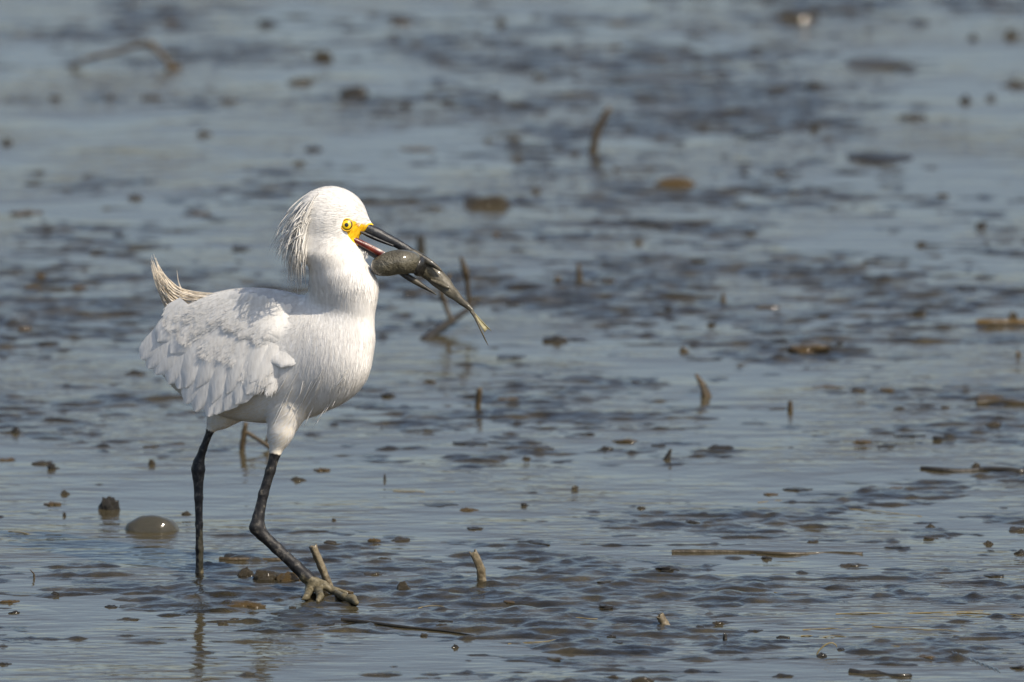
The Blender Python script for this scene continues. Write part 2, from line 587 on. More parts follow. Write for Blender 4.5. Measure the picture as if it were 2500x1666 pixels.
def poly_sd(px, py, poly):
    poly = np.array(poly, float); n = len(poly)
    dmin = np.full(px.shape, 1e9); ins = np.zeros(px.shape, bool)
    for a in range(n):
        p0, p1 = poly[a], poly[(a + 1) % n]
        e = p1 - p0
        t = np.clip(((px - p0[0]) * e[0] + (py - p0[1]) * e[1]) / (e @ e), 0, 1)
        dmin = np.minimum(dmin, np.hypot(px - p0[0] - t * e[0], py - p0[1] - t * e[1]))
        cr = ((p0[1] > py) != (p1[1] > py)) & (px < (p1[0] - p0[0]) * (py - p0[1]) / (p1[1] - p0[1] + 1e-12) + p0[0])
        ins ^= cr
    return np.where(ins, dmin, -dmin)


LORE = [(838, 536), (850, 533), (864, 540), (884, 547), (916, 544), (935, 550), (935, 590), (905, 578), (882, 572), (897, 590), (878, 600), (862, 592), (850, 577), (846, 566), (834, 556)]
bx, by, bz = BV.T
lore = np.clip(0.5 + poly_sd(bx, by, LORE) / 8, 0, 1)
leg = np.zeros(len(BV))
near_leg = (bx > 600) | (by > 1400)
lim = np.where((bx < 560), 1051 + (bx - 512) * 0.3, 1108 + (bx - 672) * 0.2)
leg = np.clip(0.5 + (by - lim) / 24, 0, 1)
mud = np.zeros(len(BV))
mud = np.where(bx < 560, np.clip((by - 1262) / 60, 0, 1) * np.clip(0.55 + (bx - 486) / 14, 0, 1), np.clip((by - 1385) / 50, 0, 1))
mud = np.maximum(mud, np.where((bx > 560) & (by < 1300), 0.33, 0))
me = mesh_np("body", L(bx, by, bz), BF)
for nm, arr in (("lore", lore), ("leg", leg), ("mud", mud), ("bounce_stain", np.clip((by - 880) / 130, 0, 0.8))):
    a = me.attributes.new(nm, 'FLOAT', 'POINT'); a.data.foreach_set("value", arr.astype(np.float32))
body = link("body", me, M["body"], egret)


# ---------- strands
def tubes(paths, radii, sides=3):
    """list of (n,3) paths and (n,) radii (bird units) -> one mesh of thin tapered tubes"""
    V = []; F = []; off = 0
    for P, R in zip(paths, radii):
        n = len(P)
        T = np.gradient(P, axis=0); T /= np.linalg.norm(T, axis=1)[:, None] + 1e-9
        N = np.cross(T, np.array([0.2, 0.1, 1.0])); N /= np.linalg.norm(N, axis=1)[:, None] + 1e-9
        Bn = np.cross(T, N)
        for s in range(sides):
            a = 2 * math.pi * s / sides
            V.append(P + R[:, None] * (math.cos(a) * N + math.sin(a) * Bn))
        ids = off + np.arange(sides * n).reshape(sides, n)
        for s in range(sides):
            u, v = ids[s], ids[(s + 1) % sides]
            F.append(np.stack([u[:-1], v[:-1], v[1:], u[1:]], -1))
        off += sides * n
    return np.concatenate(V), np.concatenate(F)


def smooth_path(pts, n):
    pts = np.array(pts, float)
    t = np.linspace(0, len(pts) - 1, n)
    out = np.zeros((n, pts.shape[1]))
    for q in range(n):
        i = min(int(t[q]), len(pts) - 2); f = t[q] - i
        p0 = pts[max(i - 1, 0)]; p1 = pts[i]; p2 = pts[i + 1]; p3 = pts[min(i + 2, len(pts) - 1)]
        out[q] = 0.5 * ((2 * p1) + (-p0 + p2) * f + (2 * p0 - 5 * p1 + 4 * p2 - p3) * f * f + (-p0 + 3 * p1 - 3 * p2 + p3) * f ** 3)
    return out


# short down over the whole plumage: a mass of fine barbs
tri_n = np.cross(BV[BF[:, 2]] - BV[BF[:, 0]], BV[BF[:, 3]] - BV[BF[:, 1]])
area = np.linalg.norm(tri_n, axis=1)
fn = tri_n / (area[:, None] + 1e-9)
fc = BV[BF].mean(1)
grad_out = fn
# orient outward using the field
q = np.clip(((fc + fn * 8 - LO) / VOX).round().astype(int), 0, dims - 1)
if np.median(FLD[q[:, 0], q[:, 1], q[:, 2]]) < 0:
    fn = -fn
ok = (leg[BF[:, 0]] < 0.25) & (lore[BF[:, 0]] < 0.25)
w = area * ok
head_w = np.where(fc[:, 1] < 640, 1.6, 1.0)
w = w * head_w; w /= w.sum()
NST = 42000
pick = rng.choice(len(BF), NST, p=w)
uv = rng.random((NST, 2))
Q = BV[BF[pick]]
P0 = (Q[:, 0] * (1 - uv[:, :1]) + Q[:, 1] * uv[:, :1]) * (1 - uv[:, 1:]) + (Q[:, 3] * (1 - uv[:, :1]) + Q[:, 2] * uv[:, :1]) * uv[:, 1:]
Nn = fn[pick]
flow = np.zeros((NST, 3))
hd = np.clip((640 - P0[:, 1]) / 60, 0, 1)[:, None]
bd = np.clip((760 - P0[:, 0]) / 80, 0, 1)[:, None] * np.clip((P0[:, 1] - 690) / 40, 0, 1)[:, None]
fh = np.stack([P0[:, 0] - 945, (P0[:, 1] - 540) * 0.9 + 12, np.zeros(NST)], -1); fh /= np.linalg.norm(fh, axis=1)[:, None]
fb = np.stack([np.full(NST, -0.85), np.full(NST, 0.5), np.full(NST, 0.2)], -1)
fk = np.stack([np.full(NST, -0.15), np.full(NST, 1.0), np.full(NST, 0.0)], -1)
flow = fh * hd + (1 - hd) * (fb * bd + fk * (1 - bd))
flow += rng.normal(0, 0.11, (NST, 3))
flow -= Nn * (flow * Nn).sum(1)[:, None]
flow /= np.linalg.norm(flow, axis=1)[:, None] + 1e-9
leng = 20 * (1 - hd[:, 0]) + 15 * hd[:, 0]
breast = np.exp(-(((P0[:, 0] - 800) / 70) ** 2 + ((P0[:, 1] - 950) / 55) ** 2))
leng = leng * (1 + 0.8 * breast) * rng.uniform(0.6, 1.35, NST)
thigh = (P0[:, 1] > 1030)
leng = np.where(thigh, 12, leng)
lift = rng.uniform(0.0, 0.035, NST) + 0.05 * breast * rng.random(NST)
side = np.cross(flow, Nn)
segs = 4
V = np.zeros((NST, segs, 2, 3))
wd = rng.uniform(0.45, 0.95, NST)
for s in range(segs):
    t = s / (segs - 1)
    c = P0 + flow * (leng * t)[:, None] + Nn * (0.3 + leng * lift * t * (1.6 - 0.9 * t))[:, None]
    hw = wd * (1 - 0.92 * t ** 2)
    V[:, s, 0] = c - side * hw[:, None]
    V[:, s, 1] = c + side * hw[:, None]
idx = np.arange(NST * segs * 2).reshape(NST, segs, 2)
F = np.stack([idx[:, :-1, 0], idx[:, :-1, 1], idx[:, 1:, 1], idx[:, 1:, 0]], -1).reshape(-1, 4)
Vw = V.reshape(-1, 3)
down = link("down", mesh_np("down", L(Vw[:, 0], Vw[:, 1], Vw[:, 2]), F), M["down"], egret)
down["kind"] = "stuff"

# crest plumes hanging from the nape
def strand_obj(name, pts, r0, mat, parent, n=12, tip=0.12, mid=1.25):
    P = smooth_path(pts, n)
    t = np.linspace(0, 1, n)
    R = r0 * np.where(t < 0.45, 0.7 + (mid - 0.7) * t / 0.45, mid - (mid - tip) * ((t - 0.45) / 0.55) ** 1.3)
    V, F = tubes([P], [R], 4)
    return link(name, mesh_np(name, L(V[:, 0], V[:, 1], V[:, 2]), F), mat, parent)


for i in range(210):
    t = rng.random()
    x0 = 772 - 34 * t + rng.normal(0, 6); y0 = 464 + 120 * t + rng.normal(0, 6)
    dz = -52 + rng.uniform(-46, 46)
    ln = rng.beta(2.5, 1.2)
    a = rng.random()
    tx = 662 + 80 * a + rng.normal(0, 5); ty = 596 + 112 * min(1, a * 1.8) + rng.normal(0, 10)
    bow = 16 * (1 - t)
    mx_ = x0 * 0.5 + tx * 0.5 - bow; my_ = y0 * 0.58 + ty * 0.42 - 4
    tx = x0 + (tx - x0) * (0.35 + 0.68 * ln); ty = y0 + (ty - y0) * (0.35 + 0.68 * ln)
    mx_ = x0 + (mx_ - x0) * (0.35 + 0.68 * ln); my_ = y0 + (my_ - y0) * (0.35 + 0.68 * ln)
    strand_obj("crest_plume", [(x0, y0, dz), (x0 * 0.5 + mx_ * 0.5 - 3, y0 * 0.5 + my_ * 0.5 - 2, dz + rng.normal(0, 4)), (mx_, my_, dz + rng.normal(0, 6)), (mx_ * 0.45 + tx * 0.55 - 3, my_ * 0.5 + ty * 0.5 - 2, dz + rng.normal(0, 8)), (tx, ty, dz + rng.normal(0, 10))],
               rng.uniform(0.7, 1.9), M["crest"], egret, tip=0.1)

# recurved cream plumes over the tail
inner = np.array([(545, 717), (480, 716), (432, 702), (400, 670), (379, 632)], float)
outer = np.array([(465, 764), (424, 772), (400, 748), (384, 706), (368, 655)], float)
for i in range(110):
    f = rng.random()
    pth = inner * (1 - f) + outer * f
    ln = rng.uniform(0.72, 1.03)
    dz = 22 + 14 * f + rng.uniform(-34, 34)
    fl = rng.normal(0, 7)
    pts = []
    for q, pq in enumerate(pth):
        u = q / 4 * ln * 4
        k0 = min(int(u), 3); g = u - k0
        c = pth[k0] * (1 - g) + pth[k0 + 1] * g
        pts.append((c[0] + rng.normal(0, 2) + fl * 0.3 * q / 4, c[1] + rng.normal(0, 2) + fl * q / 4, dz + 4 * q + rng.normal(0, 2 + q)))
    strand_obj("back_plume", pts, rng.uniform(0.7, 1.5), M["aigrette"], egret, n=14, tip=0.12)
strand_obj("back_plume", [(475, 735, 40), (448, 712, 42), (436, 690, 44), (432, 660, 46)], 1.0, M["aigrette"], egret)

# long loose breast and belly wisps
for i in range(26):
    x0 = rng.uniform(690, 850); y0 = 900 + rng.uniform(0, 70) - (x0 - 770) * 0.15
    d0 = float(np.nan_to_num(near_d(x0, y0), nan=-60)) - 2
    ln = rng.uniform(45, 110)
    sx = -0.5 + rng.normal(0, 0.12)
    pts = []
    for t in (0, 0.35, 0.7, 1):
        xx = x0 + sx * ln * t; yy = y0 + ln * t * 0.9
        dd = near_d(xx, yy)
        dd = d0 + 20 * t if np.isnan(dd) else float(dd) - 4 - 4 * t
        pts.append((xx, yy, dd))
    strand_obj("breast_plume", pts, rng.uniform(0.6, 1.2), M["feather"], egret, n=9)

# ---------- wings: overlapping feathers
def wing_d(X, Y):
    dsg = -112 + 0.22 * (600 - X) + ((X - 590) / 300) ** 2 * 46 + ((Y - 850) / 250) ** 2 * 40 + np.maximum(0, (X - 630) / 100) ** 2 * 45
    h = near_d(X, Y)
    h = np.where(np.isnan(h), 500, h)
    return np.minimum(dsg, h)


def feather_mesh(bp, tp, width, lift0, lift1, bend=0.0, cup=5.0, nu=9, nv=7, roundness=0.35, wave=0.0):
    bp = np.array(bp, float); tp = np.array(tp, float)
    ax_ = tp - bp; Ln = np.linalg.norm(ax_); ax_ /= Ln; nr = np.array([-ax_[1], ax_[0]])
    tt = np.linspace(0, 1, nu) ** 0.85; vv = np.linspace(-1, 1, nv)
    V = np.zeros((nu, nv, 3))
    ph = rng.uniform(0, 6)
    for a, t in enumerate(tt):
        c = bp + ax_ * Ln * t + nr * bend * Ln * 4 * t * (1 - t)
        k = max(0.0, (t - (1 - roundness)) / roundness)
        wv = width * 0.5 * min(1.0, 0.6 + t) * math.sqrt(max(0.02, 1 - k * k))
        for b, v in enumerate(vv):
            xy = c + nr * v * wv
            dd = float(wing_d(xy[0], xy[1])) - (lift0 + (lift1 - lift0) * t) + cup * v * v + wave * math.sin(ph + t * 5 + v * 2)
            V[a, b] = (xy[0], xy[1], dd)
    idx = np.arange(nu * nv).reshape(nu, nv)
    F = np.stack([idx[:-1, :-1], idx[1:, :-1], idx[1:, 1:], idx[:-1, 1:]], -1).reshape(-1, 4)
    return V.reshape(-1, 3), F


wing = empty("wing", (0, 0, 0)); wing.parent = egret
barb_p, barb_d, barb_w = [], [], []
feathers = []
# tips along the lower edge of the folded wing, rear to front
edge = smooth_path([(345, 878), (362, 900), (396, 922), (424, 950), (450, 982), (478, 1003), (508, 1012), (538, 1006), (572, 990), (604, 966)], 12)
roots = smooth_path([(440, 770), (470, 790), (510, 806), (560, 822), (610, 838), (650, 862)], 12)
for i in range(12):
    feathers.append((roots[i] + rng.normal(0, 3, 2), edge[i] + rng.normal(0, 5, 2), 64, 1, 5 + i * 0.5, -0.05 + 0.004 * i, 5, 0.34, 0.8))
# greater coverts
e2 = smooth_path([(372, 850), (410, 892), (452, 936), (500, 962), (548, 968), (598, 950), (640, 932), (672, 912)], 9)
r2 = smooth_path([(455, 758), (500, 775), (550, 790), (600, 805), (650, 825), (690, 850)], 9)
for i in range(9):
    feathers.append((r2[i] + rng.normal(0, 5, 2), e2[i] + rng.normal(0, 14, 2), 70, 1, 8 + i * 0.3, -0.04 + rng.normal(0, 0.02), 6, 0.4, 1.2))
# lesser and median coverts: a loose ruffled band
for i in range(13):
    t = (i + rng.random()) / 13; s = rng.random()
    c = np.array([448 + 225 * t, 758 + 84 * t + 34 * s - 24 * (1 - t)])
    a = math.radians(112 + 32 * (1 - t) + rng.normal(0, 9))
    ln = rng.uniform(60, 92)
    feathers.append((c, c + ln * np.array([math.cos(a), math.sin(a)]), rng.uniform(50, 74), 0, 7.0 + 1.5 * s, rng.normal(0, 0.04), 5.5, 0.6, 0.8))
# scapulars: long smooth feathers down the shoulder
for i in range(18):
    t = i / 17
    r0_ = np.array([775 - 210 * t + rng.normal(0, 6), 775 - 55 * math.sin(t * 2.2) + rng.normal(0, 6)])
    tp_ = np.array([668 - 235 * t + rng.normal(0, 10), 838 - 55 * t + rng.normal(0, 10)])
    feathers.append((r0_ + np.array([0, 16]), tp_, 58, -6, 6, 0.03, 5, 0.4, 0.6))
# small feathers that close the front edge at the carpal
for i in range(12):
    c = np.array([690 - 14 * (i % 4) + rng.normal(0, 3), 868 + 6 * i * 0.7])
    a = math.radians(128 + rng.normal(0, 10))
    feathers.append((c, c + rng.uniform(46, 64) * np.array([math.cos(a), math.sin(a)]), 40, 0, 4.5, 0.0, 5, 0.5, 0.5))
for fi, (bp, tp, wdt, l0, l1, bend, cup, rnd, wave) in enumerate(feathers):
    V, F = feather_mesh(bp, tp, wdt, l0, l1, bend, cup, roundness=rnd, wave=wave)
    link("feather", mesh_np("feather", L(V[:, 0], V[:, 1], V[:, 2]), F), M["feather"], wing)
    G7 = V.reshape(9, 7, 3)
    flight = fi < 21
    for q in range(int(wdt * (0 if flight else 2.6))):
        u = 1 - rng.random() ** 1.6; v = rng.random()
        fi_, fj_ = u * 7.6, v * 5.99
        a0, b0 = int(fi_), int(fj_)
        c = G7[a0, b0] * (1 - fi_ + a0) * (1 - fj_ + b0) + G7[a0 + 1, b0] * (fi_ - a0) * (1 - fj_ + b0) + G7[a0, b0 + 1] * (1 - fi_ + a0) * (fj_ - b0) + G7[a0 + 1, b0 + 1] * (fi_ - a0) * (fj_ - b0)
        dv = np.append((np.array(tp) - np.array(bp)) / np.linalg.norm(np.array(tp) - np.array(bp)), 0) + np.array([rng.normal(0, 0.12) - 0.25 * (v - 0.5), rng.normal(0, 0.12), -0.03])
        barb_p.append(c + np.array([0, 0, -0.4])); barb_d.append(dv * (rng.uniform(5, 9) if flight else rng.uniform(8, 16))); barb_w.append(rng.uniform(0.35, 0.7))

bp_ = np.array(barb_p); bd_ = np.array(barb_d); bw_ = np.array(barb_w)
bs_ = np.cross(bd_, np.array([0, 0, 1.0])); bs_ /= np.linalg.norm(bs_, axis=1)[:, None]
V = np.zeros((len(bp_), 3, 2, 3))
for q, (t, ww) in enumerate(((0, 1.0), (0.55, 0.8), (1.0, 0.12))):
    V[:, q, 0] = bp_ + bd_ * t - bs_ * (bw_ * ww)[:, None]
    V[:, q, 1] = bp_ + bd_ * t + bs_ * (bw_ * ww)[:, None]
idx = np.arange(V.size // 3).reshape(len(bp_), 3, 2)
F = np.stack([idx[:, :-1, 0], idx[:, :-1, 1], idx[:, 1:, 1], idx[:, 1:, 0]], -1).reshape(-1, 4)
Vw = V.reshape(-1, 3)
barbs = link("barbs", mesh_np("barbs", L(Vw[:, 0], Vw[:, 1], Vw[:, 2]), F), M["down"], wing)
barbs["kind"] = "stuff"

# the wing on the far side: mirrored across the long axis of the bird
yaw = math.atan2(-62, 250)
wing2 = empty("wing", (0, 0, 0)); wing2.parent = egret
axis_n = np.array([math.sin(-yaw), 0, math.cos(yaw)]); ctr = np.array([632.0, 872, 0])
for fi, (bp, tp, wdt, l0, l1, bend, cup, rnd, wave) in enumerate(feathers):
    if fi >= 21 and fi % 2:
        continue
    V, F = feather_mesh(bp, tp, wdt * (1.25 if fi >= 21 else 1), l0, l1, bend, cup, roundness=rnd, wave=wave)
    Vm = V - 2 * ((V - ctr) @ axis_n)[:, None] * axis_n
    link("feather", mesh_np("feather", L(Vm[:, 0], Vm[:, 1], Vm[:, 2]), F[:, ::-1]), M["feather"], wing2)

# tail feathers
for i in range(7):
    sp = (i - 3) / 3
    bp = np.array([455, 800, 50 + 30 * sp]); tp = np.array([352 + 6 * abs(sp), 872 + 8 * sp, 78 + 42 * sp])
    nu, nv = 8, 5
    V = np.zeros((nu, nv, 3))
    for a in range(nu):
        t = a / (nu - 1)
        wv = 20 * math.sqrt(max(0.03, 1 - max(0, (t - 0.7) / 0.3) ** 2))
        for b in range(nv):
            v = -1 + 2 * b / (nv - 1)
            V[a, b] = bp + (tp - bp) * t + np.array([-0.3, -0.5, 0.8]) * v * wv + np.array([0, -4 * (1 - v * v), 0])
    idx = np.arange(nu * nv).reshape(nu, nv)
    F = np.stack([idx[:-1, :-1], idx[1:, :-1], idx[1:, 1:], idx[:-1, 1:]], -1).reshape(-1, 4)
    Vw = V.reshape(-1, 3)
    link("tail_feather", mesh_np("tail_feather", L(Vw[:, 0], Vw[:, 1], Vw[:, 2]), F), M["feather"], egret)


# ---------- eyes
def dome(cx, cy, cd, r, hgt, sgn, nr=6, ns=28, r_in=0.0):
    V = []; F = []
    for a in range(nr + 1):
        q = r_in + (r - r_in) * a / nr
        for s in range(ns):
            an = 2 * math.pi * s / ns
            V.append((cx + q * math.cos(an), cy + q * math.sin(an), cd + sgn * hgt * math.sqrt(max(0, 1 - (q / (r * 1.05)) ** 2))))
    for a in range(nr):
        for s in range(ns):
            s2 = (s + 1) % ns
            F.append((a * ns + s, (a + 1) * ns + s, (a + 1) * ns + s2, a * ns + s2))
    return np.array(V), np.array(F)


def ring(cx, cy, cd, R, r, ns=32, nt_=10):
    V = []; F = []
    for a in range(ns):
        an = 2 * math.pi * a / ns
        for b in range(nt_):
            bn = 2 * math.pi * b / nt_
            V.append((cx + (R + r * math.cos(bn)) * math.cos(an), cy + (R + r * math.cos(bn)) * math.sin(an), cd + r * math.sin(bn)))
    for a in range(ns):
        for b in range(nt_):
            F.append((a * nt_ + b, ((a + 1) % ns) * nt_ + b, ((a + 1) % ns) * nt_ + (b + 1) % nt_, a * nt_ + (b + 1) % nt_))
    return np.array(V), np.array(F)


for sgn, arr in ((-1, H), (1, HF)):
    ex, ey = 847.0, 549.5
    ed = float(near_d(ex, ey, arr))
    eye = empty("eye", (0, 0, 0)); eye.parent = egret
    for nm, (V, F), mt in (("eye_rim", dome(ex, ey, ed + sgn * 1.0, 14.2, 5.0, sgn), M["eye_ring"]),
                           ("iris", dome(ex - 0.6, ey, ed + sgn * 2.2, 11.6, 5.6, sgn), M["iris"]),
                           ("pupil", dome(ex - 0.8, ey, ed + sgn * 7.2, 5.0, 1.4, sgn, 3, 20), M["pupil"]),
                           ("eyelid", ring(ex, ey, ed + sgn * 1.5, 14.6, 2.0), M["eye_lid"])):
        link(nm, mesh_np(nm, LH(V[:, 0], V[:, 1], V[:, 2]), F), mt, eye)


# ---------- bill
def loft(prof, ns=14, closed=True):
    """prof: rows (x, y, d, half height, half width, dirx, diry) ; ellipse sections in the plane across the direction"""
    V = []; F = []
    n = len(prof)
    for (x, y, d, hh, hw, dx, dy) in prof:
        l = math.hypot(dx, dy); nxv = np.array([-dy / l, dx / l])
        for s in range(ns):
            a = 2 * math.pi * s / ns
            V.append((x + nxv[0] * hh * math.cos(a), y + nxv[1] * hh * math.cos(a), d + hw * math.sin(a)))
    for a in range(n - 1):
        for s in range(ns):
            s2 = (s + 1) % ns
            F.append((a * ns + s, a * ns + s2, (a + 1) * ns + s2, (a + 1) * ns + s))
    return np.array(V, float), np.array(F)


def loft_path(pts, n, dd):
    P = smooth_path(pts, n)
    T = np.gradient(P[:, :2], axis=0)
    return [(P[i, 0], P[i, 1], P[i, 2], P[i, 3], P[i, 4], T[i, 0], T[i, 1]) for i in range(n)]


HD = -52
V, F = loft(loft_path([(896, 556, HD, 12, 14), (917, 568, HD, 14.5, 14), (940, 580, HD, 13, 12), (969, 594.5, HD, 11.5, 10), (1000, 613, HD, 10, 8.5)], 18, 0))
ub = link("upper_bill", mesh_np("upper_bill", LH(V[:, 0], V[:, 1], V[:, 2]), F), M["bill"], egret)
V, F = loft(loft_path([(999, 612.5, HD, 9.7, 8.7), (1024, 626, HD - 3, 9.5, 7.5), (1050, 642, HD - 6, 8, 6), (1068, 654, HD - 7, 5, 4), (1080, 663, HD - 7, 1.2, 1.5)], 16, 0))
link("bill_tip", mesh_np("bill_tip", LH(V[:, 0], V[:, 1], V[:, 2]), F), M["bill_tip"], ub)
# cutting edge strip that runs back under the eye
V, F = loft(loft_path([(878, 565, HD, 2, 20), (896, 573, HD, 5, 18), (925, 586, HD, 5, 14), (960, 600, HD, 3.5, 11)], 12, 0))
link("bill_edge", mesh_np("bill_edge", LH(V[:, 0], V[:, 1], V[:, 2]), F), M["bill"], ub)
V, F = loft(loft_path([(868, 597, HD, 3, 17), (895, 612, HD, 6, 14), (925, 630, HD, 7, 11), (960, 652, HD, 7, 9), (990, 673, HD, 7.5, 8), (1006, 683, HD, 7.5, 7)], 18, 0))
lb = link("lower_bill", mesh_np("lower_bill", LH(V[:, 0], V[:, 1], V[:, 2]), F), M["bill"], egret)
V, F = loft(loft_path([(985, 669, HD, 7.8, 8), (1010, 685, HD, 7.5, 7), (1034, 700, HD, 5.5, 5), (1052, 711, HD, 3.2, 3), (1066, 721, HD, 0.8, 0.8)], 16, 0))
link("bill_tip", mesh_np("bill_tip", LH(V[:, 0], V[:, 1], V[:, 2]), F), M["bill_tip"], lb)
# mouth lining: floor of the open gape
def sheet(rows):
    rows = np.array(rows, float); nu, nv = rows.shape[:2]
    idx = np.arange(nu * nv).reshape(nu, nv)
    F = np.stack([idx[:-1, :-1], idx[1:, :-1], idx[1:, 1:], idx[:-1, 1:]], -1).reshape(-1, 4)
    return rows.reshape(-1, 3), F


rows = []
for t in np.linspace(0, 1, 10):
    x = 852 + 92 * t; yt = 573 + 45 * t ** 1.12; yb = 586 + 50 * t
    hw = 29 - 17 * t
    rows.append([(x + (v * 0.0), yb - 2 + (yt - yb) * (abs(v)) ** 0.8 if False else yt + (yb - yt) * (0.5 + 0.5 * v), HD - hw * (0.82 + 0.18 * math.cos(v * 1.5))) for v in np.linspace(-1, 1, 6)]
                + [(x, yt + (yb - yt) * (0.5 + 0.5 * v), HD + hw * 0.85) for v in np.linspace(1, -1, 6)])
V, F = sheet(rows)
link("mouth_lining", mesh_np("mouth_lining", LH(V[:, 0], V[:, 1], V[:, 2]), F), M["mouth"], egret)
for s in (-1, 1):
    pts = [(850, 571, HD + s * 22), (853, 582, HD + s * 21), (862, 592, HD + s * 20), (874, 599, HD + s * 18)]
    P = smooth_path(pts, 9)
    V, F = tubes([P], [np.linspace(4.2, 1.6, 9)], 8)
    link("gape_skin", mesh_np("gape_skin", LH(V[:, 0], V[:, 1], V[:, 2]), F), M["gape"], egret)

# ------------------------------------------------------------------ the fish
fish_o = B(980, 645, turn(np.float64(980), np.float64(645), -78, True))
fish = empty("fish", fish_o)
tag(fish, "mud-coated fish with fat rounded head held crosswise in the egret's bill", "fish")


def LF(V):
    return B(V[:, 0], V[:, 1], turn(V[:, 0], V[:, 1], V[:, 2], True)) - fish_o


FD = -84


def noisy(V, amp, fr, seed=0.0):
    out = V.copy()
    for i in range(len(V)):
        p_ = Vector((V[i, 0] * fr + seed, V[i, 1] * fr, V[i, 2] * fr))
        v_ = mnoise.noise_vector(p_)
        out[i] += amp * np.array(v_)
    return out


V, F = loft(loft_path([(905.5, 652, FD, 2, 2), (910, 652, FD, 15, 14), (922, 651, FD, 23, 22), (940, 648, FD, 28, 27), (962, 641.5, FD, 29.5, 28), (985, 639.5, FD, 29, 27), (1004, 642, FD + 6, 27, 24), (1018, 647, FD + 16, 23, 20), (1026, 650, FD + 26, 15, 14)], 40, 0), 32)
V = noisy(V, 2.2, 0.035, 3.0)
link("head", mesh_np("head", LF(V), F), M["fish_head"], fish)
V, F = loft(loft_path([(1014, 648, FD + 16, 15, 14), (1020, 650, FD + 20, 24, 22), (1029, 653, FD + 30, 25, 24), (1040, 658, FD + 44, 18, 16)], 12, 0), 20)
V = noisy(V, 2.5, 0.06, 9.0)
link("gill_shade", mesh_np("gill_shade", LF(V), F), M["fish_dark"], fish)  # near-black band: shade of the gap behind the head put into the colour
V, F = loft(loft_path([(1026, 650, FD + 34, 14, 13), (1036, 656, FD + 46, 21, 18), (1055, 668, FD + 54, 22, 18), (1075, 686, FD + 50, 21, 16), (1095, 706, FD + 40, 16, 12), (1115, 725, FD + 28, 11.5, 9), (1136, 744, FD + 17, 7, 6), (1150, 757, FD + 12, 5, 4), (1158, 770, FD + 11, 3.5, 2.5), (1162, 776, FD + 11, 1, 1)], 44, 0), 24)
V = noisy(V, 2.0, 0.05, 5.0)
link("trunk", mesh_np("trunk", LF(V), F), M["fish_mud"], fish)
V, F = loft(loft_path([(1150, 760, FD + 10, 4.0, 3), (1160, 776, FD + 10, 3.0, 2), (1174, 806, FD + 10, 2.2, 1.5), (1184, 828, FD + 10, 1.8, 1.2), (1192, 844, FD + 10, 0.6, 0.5)], 18, 0), 10)
tail = link("tail_spine", mesh_np("tail_spine", LF(V), F), M["fish_mud"], fish)
rows = []
for t in np.linspace(0, 1, 8):
    a0 = np.array([1152, 756]) + t * np.array([48, 52]); a1 = np.array([1155, 766]) + t * np.array([28, 46])
    f = 1.0
    rows.append([(a0[0] + (a1[0] - a0[0]) * v, a0[1] + (a1[1] - a0[1]) * v - (6 * t * math.sin(v * 3.14) if t > 0.8 else 0), FD + 10 + 4 * math.sin(v * 5) * t + 7 * t) for v in np.linspace(0, 1, 6)])
V, F = sheet(rows)
tf = link("tail_fin", mesh_np("tail_fin", LF(V), F), M["fin"], fish)
md = tf.modifiers.new("thickness", 'SOLIDIFY'); md.thickness = 0.0006
for nm, pts, r in (("fin", [(1052, 684, FD + 36), (1072, 692, FD + 32), (1088, 700, FD + 26), (1098, 704, FD + 24)], (3, 5.5, 4.5, 1.5)),
                   ("fin", [(1062, 688, FD + 66), (1080, 704, FD + 60), (1098, 716, FD + 46)], (3, 5, 1.5))):
    P = smooth_path(pts, 12)
    R = np.interp(np.linspace(0, 1, 12), np.linspace(0, 1, len(r)), r)
    V, F = tubes([P], [R], 8)
    link(nm, mesh_np(nm, LF(V), F), M["fish_mud"], fish)


